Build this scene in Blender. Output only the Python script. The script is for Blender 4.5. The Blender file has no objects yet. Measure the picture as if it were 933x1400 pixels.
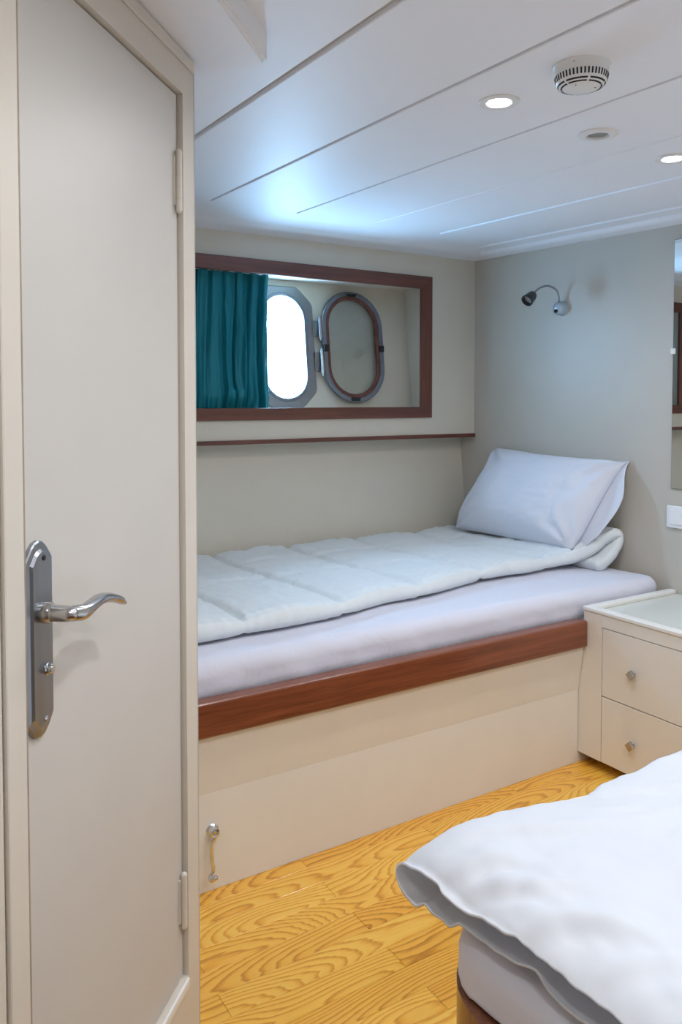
import bpy, bmesh, math, random
from mathutils import Vector, Matrix, noise

random.seed(7)
SC = bpy.context.scene
COL = SC.collection
PI = math.pi

# ------------------------------------------------------------------ camera
cam_d = bpy.data.cameras.new('camera')
cam = bpy.data.objects.new('camera', cam_d)
COL.objects.link(cam)
cam.location = (0, 0, 1.3)
PITCH = math.radians(2.1)
cam.rotation_euler = (math.radians(90) - PITCH, 0, math.radians(57.91 - 90))
cam_d.sensor_fit = 'VERTICAL'
cam_d.sensor_height = 36.0
cam_d.lens = 1087.0 * 36.0 / 1400.0
cam_d.shift_y = -115.0 / 1400.0
cam_d.clip_start = 0.02
SC.camera = cam

# ------------------------------------------------------------------ view, daylight, lamps
SC.view_settings.view_transform = 'Standard'
SC.view_settings.look = 'None'
SC.view_settings.gamma = 1.0
SC.view_settings.use_curve_mapping = False
SC.view_settings.exposure = 0.0
DAYLIGHT = 54.0
DOWNLIGHT_W = 4.1
LAMP_RGB = (0.95, 0.97, 1.0)

world = bpy.data.worlds.new('daylight')
SC.world = world
world.use_nodes = True
bg = world.node_tree.nodes['Background']
bg.inputs[0].default_value = (0.33, 0.64, 1.0, 1)
bg.inputs[1].default_value = DAYLIGHT


def hull_y(z):
    return 3.2 + 0.12 * (z - 1.53)


def ceil_z(y):
    return 1.945 + 0.025 * y


PORT_X, PORT_Z, PORT_HW, PORT_HH = 1.70, 1.535, 0.105, 0.233
pl = bpy.data.lights.new('porthole_portal', 'AREA')
pl.shape = 'RECTANGLE'
pl.size, pl.size_y = 0.23, 0.49
pl.cycles.is_portal = True
po = bpy.data.objects.new('porthole_portal', pl)
COL.objects.link(po)
po.location = (PORT_X, hull_y(PORT_Z) + 0.10, PORT_Z)
po.rotation_euler = (math.radians(-90) , 0, 0)
if True:  # the portal faces into the cabin (-Y)
    po.rotation_euler = Vector((0, -1, 0)).to_track_quat('-Z', 'Y').to_euler()

# ------------------------------------------------------------------ node helpers


class NT:
    def __init__(self, name):
        self.m = bpy.data.materials.new(name)
        self.m.use_nodes = True
        self.t = self.m.node_tree
        self.b = self.t.nodes['Principled BSDF']

    def n(self, typ, **kw):
        nd = self.t.nodes.new(typ)
        for k, v in kw.items():
            setattr(nd, k, v)
        return nd

    def l(self, a, b):
        self.t.links.new(a, b)

    def math(self, op, a, b=None, clamp=False):
        nd = self.n('ShaderNodeMath', operation=op, use_clamp=clamp)
        for i, v in enumerate((a, b)):
            if v is None:
                continue
            if isinstance(v, (int, float)):
                nd.inputs[i].default_value = v
            else:
                self.l(v, nd.inputs[i])
        return nd.outputs[0]

    def ramp(self, fac, stops):
        nd = self.n('ShaderNodeValToRGB')
        cr = nd.color_ramp
        while len(cr.elements) < len(stops):
            cr.elements.new(0.5)
        for e, (p, c) in zip(cr.elements, stops):
            e.position = p
            e.color = (*c, 1) if len(c) == 3 else c
        self.l(fac, nd.inputs[0])
        return nd.outputs[0]

    def noise(self, vec, scale, detail=3, rough=0.5, dist=0.0):
        nd = self.n('ShaderNodeTexNoise')
        nd.inputs['Scale'].default_value = scale
        nd.inputs['Detail'].default_value = detail
        nd.inputs['Roughness'].default_value = rough
        nd.inputs['Distortion'].default_value = dist
        if vec is not None:
            self.l(vec, nd.inputs['Vector'])
        return nd.outputs['Fac']

    def mapping(self, vec, scale=(1, 1, 1), loc=(0, 0, 0)):
        nd = self.n('ShaderNodeMapping')
        nd.inputs['Scale'].default_value = scale
        nd.inputs['Location'].default_value = loc
        self.l(vec, nd.inputs['Vector'])
        return nd.outputs[0]

    def bump(self, h, strength, dist=0.01):
        nd = self.n('ShaderNodeBump')
        nd.inputs['Strength'].default_value = strength
        nd.inputs['Distance'].default_value = dist
        self.l(h, nd.inputs['Height'])
        self.l(nd.outputs[0], self.b.inputs['Normal'])

    def coords(self, kind='Object'):
        return self.n('ShaderNodeTexCoord').outputs[kind]


def paint(name, col, rough=0.4, mottle=0.03, bump=0.02, coat=0.0, scale=5.0, grit=220.0):
    t = NT(name)
    v = t.coords('Object')
    f = t.noise(v, scale, 4)
    lo = tuple(c * (1 - mottle) for c in col)
    hi = tuple(min(1, c * (1 + mottle)) for c in col)
    t.l(t.ramp(f, [(0.3, lo), (0.7, hi)]), t.b.inputs['Base Color'])
    t.b.inputs['Roughness'].default_value = rough
    t.b.inputs['Coat Weight'].default_value = coat
    t.b.inputs['Metallic'].default_value = 0.65 if 'aluminium' in name else 0.0
    t.b.inputs['Coat Roughness'].default_value = 0.2
    if bump:
        t.bump(t.noise(v, grit, 2), bump, 0.004)
    return t.m


def plain(name, col, rough=0.5, metal=0.0, emit=0.0, ecol=None):
    t = NT(name)
    t.b.inputs['Base Color'].default_value = (*col, 1)
    t.b.inputs['Roughness'].default_value = rough
    t.b.inputs['Metallic'].default_value = metal
    if emit:
        t.b.inputs['Emission Color'].default_value = (*(ecol or col), 1)
        t.b.inputs['Emission Strength'].default_value = emit
    return t.m


def metal(name, col, rough=0.25, brush=None):
    t = NT(name)
    t.b.inputs['Metallic'].default_value = 1.0
    v = t.coords('Object')
    sc = brush or (60, 60, 60)
    f = t.noise(t.mapping(v, sc), 1.0, 3)
    t.l(t.ramp(f, [(0.3, tuple(c * 0.85 for c in col)), (0.7, col)]), t.b.inputs['Base Color'])
    t.l(t.ramp(f, [(0.2, (rough * 0.8,) * 3), (0.8, (rough * 1.25,) * 3)]), t.b.inputs['Roughness'])
    return t.m


def fabric(name, col, rough=0.85, weave=900.0, wrinkle=0.25, sheen=0.25, wscale=7.0, trans=0.0):
    t = NT(name)
    v = t.coords('Object')
    t.b.inputs['Base Color'].default_value = (*col, 1)
    t.b.inputs['Roughness'].default_value = rough
    t.b.inputs['Sheen Weight'].default_value = sheen
    a = t.noise(v, wscale, 5, 0.55, 0.6)
    b = t.noise(v, weave, 1)
    s = t.math('ADD', t.math('MULTIPLY', a, 1.0), t.math('MULTIPLY', b, 0.03))
    t.bump(s, wrinkle, 0.02)
    if trans:
        tl = t.n('ShaderNodeBsdfTranslucent')
        tl.inputs[0].default_value = (*col, 1)
        mx = t.n('ShaderNodeMixShader')
        mx.inputs[0].default_value = trans
        t.l(t.b.outputs[0], mx.inputs[1])
        t.l(tl.outputs[0], mx.inputs[2])
        t.l(mx.outputs[0], t.t.nodes['Material Output'].inputs[0])
    return t.m


def mahogany(name, dark, light, rough=0.3, axis='X'):
    t = NT(name)
    v = t.coords('Object')
    sc = {'X': (2.2, 55, 55), 'Z': (55, 55, 2.2)}[axis]
    f = t.noise(t.mapping(v, sc), 1.0, 5, 0.6, 0.4)
    g = t.noise(t.mapping(v, tuple(s * 5 for s in sc)), 1.0, 2)
    s = t.math('ADD', t.math('MULTIPLY', f, 0.75), t.math('MULTIPLY', g, 0.25))
    t.l(t.ramp(s, [(0.32, dark), (0.66, light)]), t.b.inputs['Base Color'])
    t.b.inputs['Roughness'].default_value = rough
    t.b.inputs['Coat Weight'].default_value = 0.5
    t.b.inputs['Coat Roughness'].default_value = 0.15
    t.bump(s, 0.06, 0.003)
    return t.m


def plank_wood(name):
    """varnished flat-sawn boards: growth rings of a log whose axis wanders below the face"""
    t = NT(name)
    v = t.coords('Object')
    rnd = t.n('ShaderNodeObjectInfo').outputs['Random']
    sep = t.n('ShaderNodeSeparateXYZ')
    t.l(v, sep.inputs[0])
    x, y = sep.outputs[0], sep.outputs[1]
    off = t.math('MULTIPLY', rnd, 77.0)
    xr = t.math('ADD', x, off)
    cx = t.n('ShaderNodeCombineXYZ')
    t.l(xr, cx.inputs[0])
    t.l(off, cx.inputs[1])
    n1 = t.noise(cx.outputs[0], 1.25, 1, 0.4)          # depth of the log's axis along the board
    cy = t.n('ShaderNodeCombineXYZ')
    t.l(t.math('ADD', xr, 31.0), cy.inputs[0])
    n2 = t.noise(cy.outputs[0], 1.6, 1)
    yc = t.math('ADD', y, t.math('MULTIPLY', t.math('SUBTRACT', n2, 0.5), 0.14))
    yc = t.math('ADD', yc, t.math('MULTIPLY', t.math('SUBTRACT', rnd, 0.5), 0.03))
    c = t.math('MULTIPLY', t.math('SUBTRACT', n1, 0.22), 0.34)
    cc = t.n('ShaderNodeCombineXYZ')
    t.l(t.math('MULTIPLY', xr, 0.10), cc.inputs[0])
    t.l(y, cc.inputs[1])
    t.l(off, cc.inputs[2])
    wob = t.noise(cc.outputs[0], 34.0, 5, 0.58)
    r = t.math('SQRT', t.math('ADD', t.math('MULTIPLY', yc, yc), t.math('MULTIPLY', c, c)))
    r = t.math('ADD', r, t.math('MULTIPLY', wob, 0.012))
    ph = t.math('FRACT', t.math('MULTIPLY', r, 142.0))
    ring = t.ramp(ph, [(0.0, (0.05,) * 3), (0.52, (0.22,) * 3), (0.86, (0.95,) * 3), (1.0, (0.1,) * 3)])
    ringv = t.n('ShaderNodeRGBToBW')
    t.l(ring, ringv.inputs[0])
    fib = t.n('ShaderNodeCombineXYZ')
    t.l(t.math('MULTIPLY', xr, 0.05), fib.inputs[0])
    t.l(y, fib.inputs[1])
    t.l(off, fib.inputs[2])
    fibre = t.noise(fib.outputs[0], 420.0, 3, 0.6)
    tone = t.math('ADD', t.math('MULTIPLY', ringv.outputs[0], 0.62), t.math('MULTIPLY', fibre, 0.32))
    tone = t.math('ADD', tone, t.math('MULTIPLY', t.math('SUBTRACT', rnd, 0.5), 0.30))
    t.l(t.ramp(tone, [(0.10, (0.95, 0.57, 0.10)), (0.42, (0.84, 0.40, 0.042)), (0.95, (0.45, 0.165, 0.012))]),
        t.b.inputs['Base Color'])
    t.b.inputs['Roughness'].default_value = 0.33
    t.b.inputs['Coat Weight'].default_value = 0.35
    t.b.inputs['Coat Roughness'].default_value = 0.12
    t.bump(tone, 0.05, 0.002)
    return t.m


def clear_glass(name, tint=(0.95, 0.98, 0.98)):
    t = NT(name)
    tr = t.n('ShaderNodeBsdfTransparent')
    tr.inputs[0].default_value = (*tint, 1)
    gl = t.n('ShaderNodeBsdfGlossy')
    gl.inputs['Roughness'].default_value = 0.03
    fr = t.n('ShaderNodeFresnel')
    fr.inputs[0].default_value = 1.45
    mx = t.n('ShaderNodeMixShader')
    t.l(fr.outputs[0], mx.inputs[0])
    t.l(tr.outputs[0], mx.inputs[1])
    t.l(gl.outputs[0], mx.inputs[2])
    t.l(mx.outputs[0], t.t.nodes['Material Output'].inputs[0])
    return t.m


M = dict(
    wall=paint('beige_wall_paint', (0.56, 0.515, 0.445), 0.42, 0.02, 0.03),
    hull=paint('cream_hull_paint', (0.70, 0.645, 0.54), 0.40, 0.02, 0.03),
    panel=paint('cream_panel_paint', (0.83, 0.80, 0.735), 0.42, 0.02, 0.03),
    door=paint('cream_door_paint', (0.62, 0.59, 0.55), 0.42, 0.02, 0.025),
    casing=paint('cream_casing_paint', (0.70, 0.645, 0.565), 0.42, 0.02, 0.004),
    ceiling=paint('white_gloss_ceiling', (0.88, 0.885, 0.91), 0.55, 0.01, 0.008, 0.0, 3.0, 60.0),
    joint=paint('ceiling_joint', (0.66, 0.60, 0.54), 0.6, 0.02, 0),
    white=paint('white_enamel', (0.85, 0.84, 0.81), 0.3, 0.01, 0.01, 0.2),
    cabinet=paint('cream_cabinet_enamel', (0.84, 0.805, 0.735), 0.3, 0.015, 0.015, 0.25),
    cabtop=paint('pale_cabinet_top', (0.70, 0.72, 0.68), 0.18, 0.01, 0.005, 0.4),
    seam=paint('brown_shade_seam', (0.36, 0.29, 0.22), 0.6, 0.15, 0, 0, 25.0),
    gap=plain('dark_gap', (0.06, 0.04, 0.025), 0.9),
    mah=mahogany('mahogany', (0.075, 0.020, 0.012), (0.19, 0.052, 0.030)),
    mahz=mahogany('mahogany_upright', (0.075, 0.020, 0.012), (0.19, 0.052, 0.030), 0.3, 'Z'),
    rail=mahogany('bunk_rail_wood', (0.13, 0.03, 0.013), (0.29, 0.085, 0.035), 0.34),
    bedwood=mahogany('bed_base_wood', (0.10, 0.035, 0.018), (0.24, 0.085, 0.04), 0.3, 'Z'),
    floor=plank_wood('varnished_plank'),
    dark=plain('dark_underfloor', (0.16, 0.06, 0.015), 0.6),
    sheet=fabric('white_sheet', (0.71, 0.715, 0.82), 0.8, 900, 0.2, 0.2, 9.0),
    duvet=fabric('white_quilt', (0.76, 0.80, 0.82), 0.8, 900, 0.2, 0.2, 16.0),
    cover=fabric('white_duvet_cover', (0.81, 0.835, 0.89), 0.8, 900, 0.10, 0.1, 5.0, 0.28),
    liner=fabric('white_cover_lining', (0.86, 0.82, 0.77), 0.85, 900, 0.1, 0.1, 6.0),
    pillow=fabric('white_pillowcase', (0.72, 0.75, 0.84), 0.8, 900, 0.15, 0.2, 7.0),
    curtain=fabric('teal_curtain_cloth', (0.0, 0.20, 0.255), 0.6, 1200, 0.08, 0.0, 12.0),
    steel=metal('brushed_steel', (0.36, 0.38, 0.41), 0.33, (60, 60, 3)),
    lever=metal('satin_nickel', (0.52, 0.52, 0.52), 0.22),
    satin=paint('satin_aluminium', (0.50, 0.62, 0.72), 0.3, 0.05, 0),
    chrome=metal('chrome', (0.75, 0.78, 0.82), 0.12),
    ring=metal('weathered_alloy', (0.30, 0.31, 0.32), 0.5, (25, 25, 25)),
    alloy=metal('polished_alloy', (0.25, 0.27, 0.31), 0.4, (20, 20, 20)),
    seal=paint('red_brown_gasket', (0.15, 0.05, 0.035), 0.6, 0.25, 0.05, 0, 40.0),
    black=plain('black_plastic', (0.012, 0.012, 0.013), 0.35),
    slot=plain('dark_slot', (0.02, 0.022, 0.03), 0.8),
    plastic=plain('white_plastic', (0.82, 0.82, 0.81), 0.35),
    switch=plain('switch_plastic', (0.86, 0.86, 0.88), 0.3),
    mirror=plain('mirror_silver', (0.90, 0.92, 0.91), 0.015, 1.0),
    edge=plain('mirror_edge', (0.10, 0.09, 0.07), 0.4),
    glass=clear_glass('window_glass'),
    lens=plain('lit_lens', (1, 1, 1), 0.4, 0, 38.0, (0.93, 0.97, 1.0)),
    offlens=plain('unlit_lens', (0.30, 0.31, 0.30), 0.25),
)

# ------------------------------------------------------------------ mesh helpers


def finish(name, bm, mat, parent=None, smooth=False, angle=None):
    """link bm (in world coordinates) as one object; its origin follows the parent"""
    bmesh.ops.recalc_face_normals(bm, faces=bm.faces[:])
    me = bpy.data.meshes.new(name)
    if parent is not None:
        bm.transform(parent.matrix_world.inverted())
    bm.to_mesh(me)
    bm.free()
    o = bpy.data.objects.new(name, me)
    COL.objects.link(o)
    if parent is not None:
        o.parent = parent
    if mat is not None:
        me.materials.append(mat)
    if smooth:
        for p in me.polygons:
            p.use_smooth = True
        if angle is not None:
            me.set_sharp_from_angle(angle=math.radians(angle))
    # keep matrix_world right for deeper children
    o.matrix_world  # noqa
    if parent is not None:
        MW[o.name] = parent.matrix_world.copy()
    return o


MW = {}


def root(name, label, cat, loc, rz=0.0, group=None, kind=None):
    o = bpy.data.objects.new(name, None)
    COL.objects.link(o)
    o.empty_display_size = 0.05
    o.matrix_world = Matrix.Translation(loc) @ Matrix.Rotation(rz, 4, 'Z')
    if label:
        o['label'] = label
    if cat:
        o['category'] = cat
    if group:
        o['group'] = group
    if kind:
        o['kind'] = kind
    return o


def part(name, bm, mat, parent, smooth=False, angle=None):
    """a part modelled in world coordinates under parent (an Empty, a mesh thing or a part)"""
    bmesh.ops.recalc_face_normals(bm, faces=bm.faces[:])
    pm = MW.get(parent.name)
    if pm is None:
        pm = parent.matrix_world.copy()
    bm.transform(pm.inverted())
    me = bpy.data.meshes.new(name)
    bm.to_mesh(me)
    bm.free()
    o = bpy.data.objects.new(name, me)
    COL.objects.link(o)
    o.parent = parent
    if mat is not None:
        me.materials.append(mat)
    if smooth:
        for p in me.polygons:
            p.use_smooth = True
        if angle is not None:
            me.set_sharp_from_angle(angle=math.radians(angle))
    MW[o.name] = pm
    return o


def struct(name, bm, mat, smooth=False, angle=None, label=None):
    o = finish(name, bm, mat, None, smooth, angle)
    MW[o.name] = Matrix.Identity(4)
    o['kind'] = 'structure'
    if label:
        o['label'] = label
    return o


def mesh_thing(name, bm, mat, label, cat, group=None, smooth=False, angle=None):
    o = finish(name, bm, mat, None, smooth, angle)
    MW[o.name] = Matrix.Identity(4)
    o['label'] = label
    o['category'] = cat
    if group:
        o['group'] = group
    return o


def box(bm, x0, x1, y0, y1, z0, z1, bev=0.0, seg=2, mx=None):
    c = [(x, y, z) for x in (x0, x1) for y in (y0, y1) for z in (z0, z1)]
    vs = [bm.verts.new(p) for p in c]
    fs = [(0, 1, 3, 2), (4, 6, 7, 5), (0, 4, 5, 1), (2, 3, 7, 6), (0, 2, 6, 4), (1, 5, 7, 3)]
    nf = [bm.faces.new([vs[i] for i in f]) for f in fs]
    bmesh.ops.recalc_face_normals(bm, faces=nf)
    if bev > 0:
        es = list({e for f in nf for e in f.edges})
        r = bmesh.ops.bevel(bm, geom=es, offset=bev, segments=seg, affect='EDGES', profile=0.5)
        vs = [v for v in r['verts']] + [v for v in vs if v.is_valid]
        vs = list({v for v in vs if v.is_valid})
    if mx is not None:
        bmesh.ops.transform(bm, matrix=mx, verts=vs)
    return bm


def B(*a, **k):
    return box(bmesh.new(), *a, **k)


def lathe(bm, prof, c, axis=(0, 0, 1), seg=32, closed=False):
    """prof: (radius, height) along axis from point c"""
    q = Vector((0, 0, 1)).rotation_difference(Vector(axis).normalized())
    rings = []
    for r_, h in prof:
        ring = []
        if r_ < 1e-6:
            ring = [bm.verts.new(Vector(c) + q @ Vector((0, 0, h)))]
        else:
            for i in range(seg):
                a = 2 * PI * i / seg
                ring.append(bm.verts.new(Vector(c) + q @ Vector((r_ * math.cos(a), r_ * math.sin(a), h))))
        rings.append(ring)
    prs = list(zip(rings, rings[1:]))
    if closed:
        prs.append((rings[-1], rings[0]))
    for a, b in prs:
        for i in range(seg):
            j = (i + 1) % seg
            if len(a) == 1 and len(b) == 1:
                continue
            if len(a) == 1:
                bm.faces.new((a[0], b[i], b[j]))
            elif len(b) == 1:
                bm.faces.new((a[i], b[0], a[j]))
            else:
                bm.faces.new((a[i], b[i], b[j], a[j]))
    return bm


def tube(bm, pts, rad, seg=10, cap=True):
    pts = [Vector(p) for p in pts]
    n = len(pts)
    rads = rad if isinstance(rad, (list, tuple)) else [rad] * n
    rings = []
    up = None
    for i, p in enumerate(pts):
        d = (pts[min(i + 1, n - 1)] - pts[max(i - 1, 0)]).normalized()
        if up is None:
            up = d.orthogonal().normalized()
        up = (up - d * up.dot(d)).normalized()
        side = d.cross(up)
        rings.append([bm.verts.new(p + (up * math.cos(2 * PI * k / seg) + side * math.sin(2 * PI * k / seg)) * rads[i])
                      for k in range(seg)])
    for a, b in zip(rings, rings[1:]):
        for k in range(seg):
            j = (k + 1) % seg
            bm.faces.new((a[k], b[k], b[j], a[j]))
    if cap:
        bm.faces.new(rings[0][::-1])
        bm.faces.new(rings[-1])
    return bm


def spline(ctrl, n):
    """Catmull-Rom through ctrl points (tuples), n samples"""
    P = [Vector(p) for p in ctrl]
    P = [P[0] * 2 - P[1]] + P + [P[-1] * 2 - P[-2]]
    out = []
    m = len(P) - 3
    for i in range(n):
        t = i / (n - 1) * m
        k = min(int(t), m - 1)
        u = t - k
        a, b, c, d = P[k:k + 4]
        out.append(0.5 * ((2 * b) + (c - a) * u + (2 * a - 5 * b + 4 * c - d) * u * u + (3 * b - a - 3 * c + d) * u ** 3))
    return out


def interp(x, tab):
    if x <= tab[0][0]:
        return tab[0][1]
    for (a, fa), (b, fb) in zip(tab, tab[1:]):
        if x <= b:
            u = (x - a) / (b - a)
            u = u * u * (3 - 2 * u)
            return fa + (fb - fa) * u
    return tab[-1][1]


def fbm(x, y, z=0.0, o=4):
    return noise.fractal(Vector((x, y, z)), 0.6, 2.0, o)


def extrude_outline(bm, pts, d):
    """closed polygon pts extruded by vector d"""
    d = Vector(d)
    a = [bm.verts.new(p) for p in pts]
    b = [bm.verts.new(Vector(p) + d) for p in pts]
    n = len(pts)
    bm.faces.new(a)
    bm.faces.new(b[::-1])
    for i in range(n):
        j = (i + 1) % n
        bm.faces.new((a[i], b[i], b[j], a[j]))
    return bm


def grid_faces(bm, rows, close_u=False, close_v=False):
    nr, nc = len(rows), len(rows[0])
    for i in range(nr if close_u else nr - 1):
        for j in range(nc if close_v else nc - 1):
            i2, j2 = (i + 1) % nr, (j + 1) % nc
            bm.faces.new((rows[i][j], rows[i2][j], rows[i2][j2], rows[i][j2]))


# ------------------------------------------------------------------ frame of the angled partition with the door
DD = Vector((0.691, 0.723, 0)).normalized()
DANG = math.atan2(DD.y, DD.x)
DP = Vector((0.563, 1.415, 0))
DM = Matrix.Translation(DP) @ Matrix.Rotation(DANG, 4, 'Z')   # local x = along the door, -y = towards the cabin


def dl(s, n, z):
    return DM @ Vector((s, -n, z))


# ================================================================== SETTING
XW = 2.70      # headboard wall
YB = 3.04      # front of the boxed-out hull lining

struct('floor', B(-0.66, 2.75, -1.1, 3.3, -0.06, -0.012), M['dark'])
floor_o = bpy.data.objects['floor']
PW, PL = 0.0755, 0.80
n_row = 0
plank_me = {}
for r_i in range(-4, 15):
    y1 = 1.652 - PW * r_i
    y0 = y1 - PW
    x_end = 1.07 if r_i % 2 == 0 else 0.67
    xs = [x_end + PL * k for k in range(-2, 4)]
    for a, b in zip(xs, xs[1:]):
        b = min(b, XW)
        if a >= XW - 0.02 or b <= 0.0:
            continue
        key = round(b - a, 3)
        if key not in plank_me:
            bm = B(0, b - a - 0.0006, 0, PW - 0.0006, -0.014, 0.0, bev=0.0007, seg=1)
            me = bpy.data.meshes.new('plank')
            bm.to_mesh(me)
            bm.free()
            me.materials.append(M['floor'])
            plank_me[key] = me
        o = bpy.data.objects.new('plank', plank_me[key])
        o.location = (a, y0, random.uniform(-0.0004, 0.0))
        o.parent = floor_o
        COL.objects.link(o)

# ceiling: substrate and painted panels between the joints
bm = bmesh.new()
th = 0.05


def slab(bm, x0, x1, y0, y1, lo, hi, chx=0.0):
    """ceiling slab between x0..x1, y0..y1 hanging from +hi to +lo over the ceiling slope; lower x edges chamfered"""
    def V(x, y, dz):
        return bm.verts.new((x, y, ceil_z(y) + dz))
    prof = [(x0, hi), (x0, lo + chx), (x0 + chx, lo), (x1 - chx, lo), (x1, lo + chx), (x1, hi)] if chx else \
        [(x0, hi), (x0, lo), (x1, lo), (x1, hi)]
    a = [V(x, y0, z) for x, z in prof]
    b = [V(x, y1, z) for x, z in prof]
    bm.faces.new(a)
    bm.faces.new(b[::-1])
    n = len(prof)
    for i in range(n):
        j = (i + 1) % n
        bm.faces.new((a[i], b[i], b[j], a[j]))
    return bm


struct('ceiling', slab(bm, -0.66, 2.8, -1.1, 3.4, 0.010, 0.06), M['joint'])
ceil_o = bpy.data.objects['ceiling']
JO = [(-0.6, 0), (-0.16, 0.003), (0.17, 0.003), (0.49, 0.003), (0.81, 0.0078), (1.139, 0.0052), (1.496, 0.0040), (1.845, 0.0022), (2.20, 0.003), (2.75, 0)]
for (xa, ga), (xb, gb) in zip(JO, JO[1:]):
    part('panel', slab(bmesh.new(), xa + ga, xb - gb, -1.1, 2.705, 0.0, 0.011, 0.002), M['ceiling'], ceil_o)
part('panel', slab(bmesh.new(), 0.5, 2.75, 2.705, 3.3, 0.0, 0.011), M['ceiling'], ceil_o)
# narrow raised bead along the last joint
bm = bmesh.new()
tube(bm, [(2.20, -0.9, ceil_z(-0.9) + 0.0005), (2.20, 2.70, ceil_z(2.70) + 0.0005)], 0.005, 8)
part('bead', bm, M['ceiling'], ceil_o, True)

# cornice along hull side and headboard wall
def cornice(name, pts_fn, a, b, n=2):
    bm = bmesh.new()
    prof = [(0.26, 0.0), (0.256, -0.006), (0.125, -0.009), (0.118, -0.014), (0.108, -0.021), (0.095, -0.025), (0.08, -0.0265), (0.06, -0.028), (0.0, -0.033),
            (-0.03, -0.033), (-0.03, 0.01), (0.26, 0.01)]
    rows = []
    for i in range(n):
        t = a + (b - a) * i / (n - 1)
        rows.append([bm.verts.new(pts_fn(t, d, h)) for d, h in prof])
    grid_faces(bm, rows, False, True)
    bm.faces.new(rows[0])
    bm.faces.new(rows[-1][::-1])
    return struct(name, bm, M['ceiling'], True, 50)


cornice('trim_1', lambda t, d, h: (t, YB - d, ceil_z(YB) + h), 0.57, XW)
cornice('trim_2', lambda t, d, h: (XW - d * 0.55, t, ceil_z(t) + h), -1.0, YB)

# walls
struct('wall_right', B(XW, XW + 0.06, -1.1, 3.35, -0.05, 2.1), M['wall'])
struct('wall_front', B(-0.66, 2.76, -1.06, -1.0, -0.05, 2.1), M['wall'])
struct('wall_rear', B(-0.66, -0.6, -1.06, 3.35, -0.05, 2.1), M['wall'])
struct('wall_side', B(0.515, 0.575, 1.44, 3.35, -0.05, 2.1), M['door'])

# hull lining with the porthole opening, boxed-out upper part in front of it


def capsule(hw, hh, n=16):
    """outline of a vertical capsule (x, z), counter-clockwise"""
    out = []
    for i in range(n + 1):
        a = PI * i / n
        out.append((hw * math.cos(a), (hh - hw) + hw * math.sin(a)))
    for i in range(n + 1):
        a = PI + PI * i / n
        out.append((hw * math.cos(a), -(hh - hw) + hw * math.sin(a)))
    return out


def hp(x, z, off=0.0):
    return Vector((x, hull_y(z) - off, z))


bm = bmesh.new()
outer = [bm.verts.new(hp(x, z)) for x, z in ((-0.66, -0.05), (2.75, -0.05), (2.75, 2.1), (-0.66, 2.1))]
inner = [bm.verts.new(hp(PORT_X + x, PORT_Z + z)) for x, z in capsule(PORT_HW + 0.004, PORT_HH + 0.004)]
es = [bm.edges.new((outer[i], outer[(i + 1) % 4])) for i in range(4)]
es += [bm.edges.new((inner[i], inner[(i + 1) % len(inner)])) for i in range(len(inner))]
bmesh.ops.triangle_fill(bm, use_beauty=True, use_dissolve=False, edges=es)
bmesh.ops.recalc_face_normals(bm, faces=bm.faces[:])
ret = bmesh.ops.extrude_face_region(bm, geom=bm.faces[:])
bmesh.ops.translate(bm, vec=(0, 0.05, 0), verts=[g for g in ret['geom'] if isinstance(g, bmesh.types.BMVert)])
wall_back = struct('wall_back', bm, M['hull'])

NX0, NX1, NZ0, NZ1 = 1.035, 2.405, 1.245, 1.84      # niche behind the wooden frame
bm = bmesh.new()
box(bm, 0.57, XW, YB, 3.265, NZ1, 2.05)
box(bm, 0.57, XW, YB, 3.20, 1.112, NZ0)
box(bm, 0.57, NX0, YB, 3.25, NZ0, NZ1)
box(bm, NX1, XW, YB, 3.25, NZ0, NZ1)
part('boxed_lining', bm, M['hull'], wall_back)

# mahogany frame round the niche (four mitred pieces)
FX0, FX1, FZ0, FZ1, FW = 0.985, 2.418, 1.209, 1.885, 0.060
tr = root('trim_3', 'mahogany frame around the recessed porthole niche', None, (FX0, YB, FZ0), kind='structure')


def mitred(name, quad, mat):
    bm = bmesh.new()
    y0, y1, c = YB + 0.0, YB - 0.016, 0.003
    cx = sum(p[0] for p in quad) / 4
    cz = sum(p[1] for p in quad) / 4
    a = [bm.verts.new((x, y0, z)) for x, z in quad]
    b = [bm.verts.new((x, y1 + c, z)) for x, z in quad]
    d = [bm.verts.new((x + (c if x < cx else -c) * 0.7, y1, z + (c if z < cz else -c) * 0.7)) for x, z in quad]
    for p, q in ((a, b), (b, d)):
        for i in range(4):
            j = (i + 1) % 4
            bm.faces.new((p[i], p[j], q[j], q[i]))
    bm.faces.new(a[::-1])
    bm.faces.new(d)
    # inner return of the frame into the niche
    return part(name, bm, mat, tr)


w = FW
mitred('frame_rail', [(FX0, FZ1), (FX1, FZ1), (FX1 - w, FZ1 - w), (FX0 + w, FZ1 - w)], M['mah'])
mitred('frame_rail', [(FX0, FZ0), (FX0 + w, FZ0 + w - 0.008), (FX1 - w, FZ0 + w - 0.008), (FX1, FZ0)], M['mah'])
mitred('frame_stile', [(FX0, FZ0), (FX0, FZ1), (FX0 + w, FZ1 - w), (FX0 + w, FZ0 + w - 0.008)], M['mahz'])
mitred('frame_stile', [(FX1, FZ0), (FX1 - w - 0.006, FZ0 + w - 0.008), (FX1 - w - 0.006, FZ1 - w), (FX1, FZ1)], M['mahz'])
# ledge batten under the lining
struct('trim_4', B(0.576, XW - 0.002, YB - 0.014, YB + 0.03, 1.108, 1.127, bev=0.004), M['mah'])

# ------------------------------------------------------------------ porthole (window_1)
win = root('window_1', 'open oval porthole in a grey metal plate', None, (PORT_X, hull_y(PORT_Z), PORT_Z), kind='structure')


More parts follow.
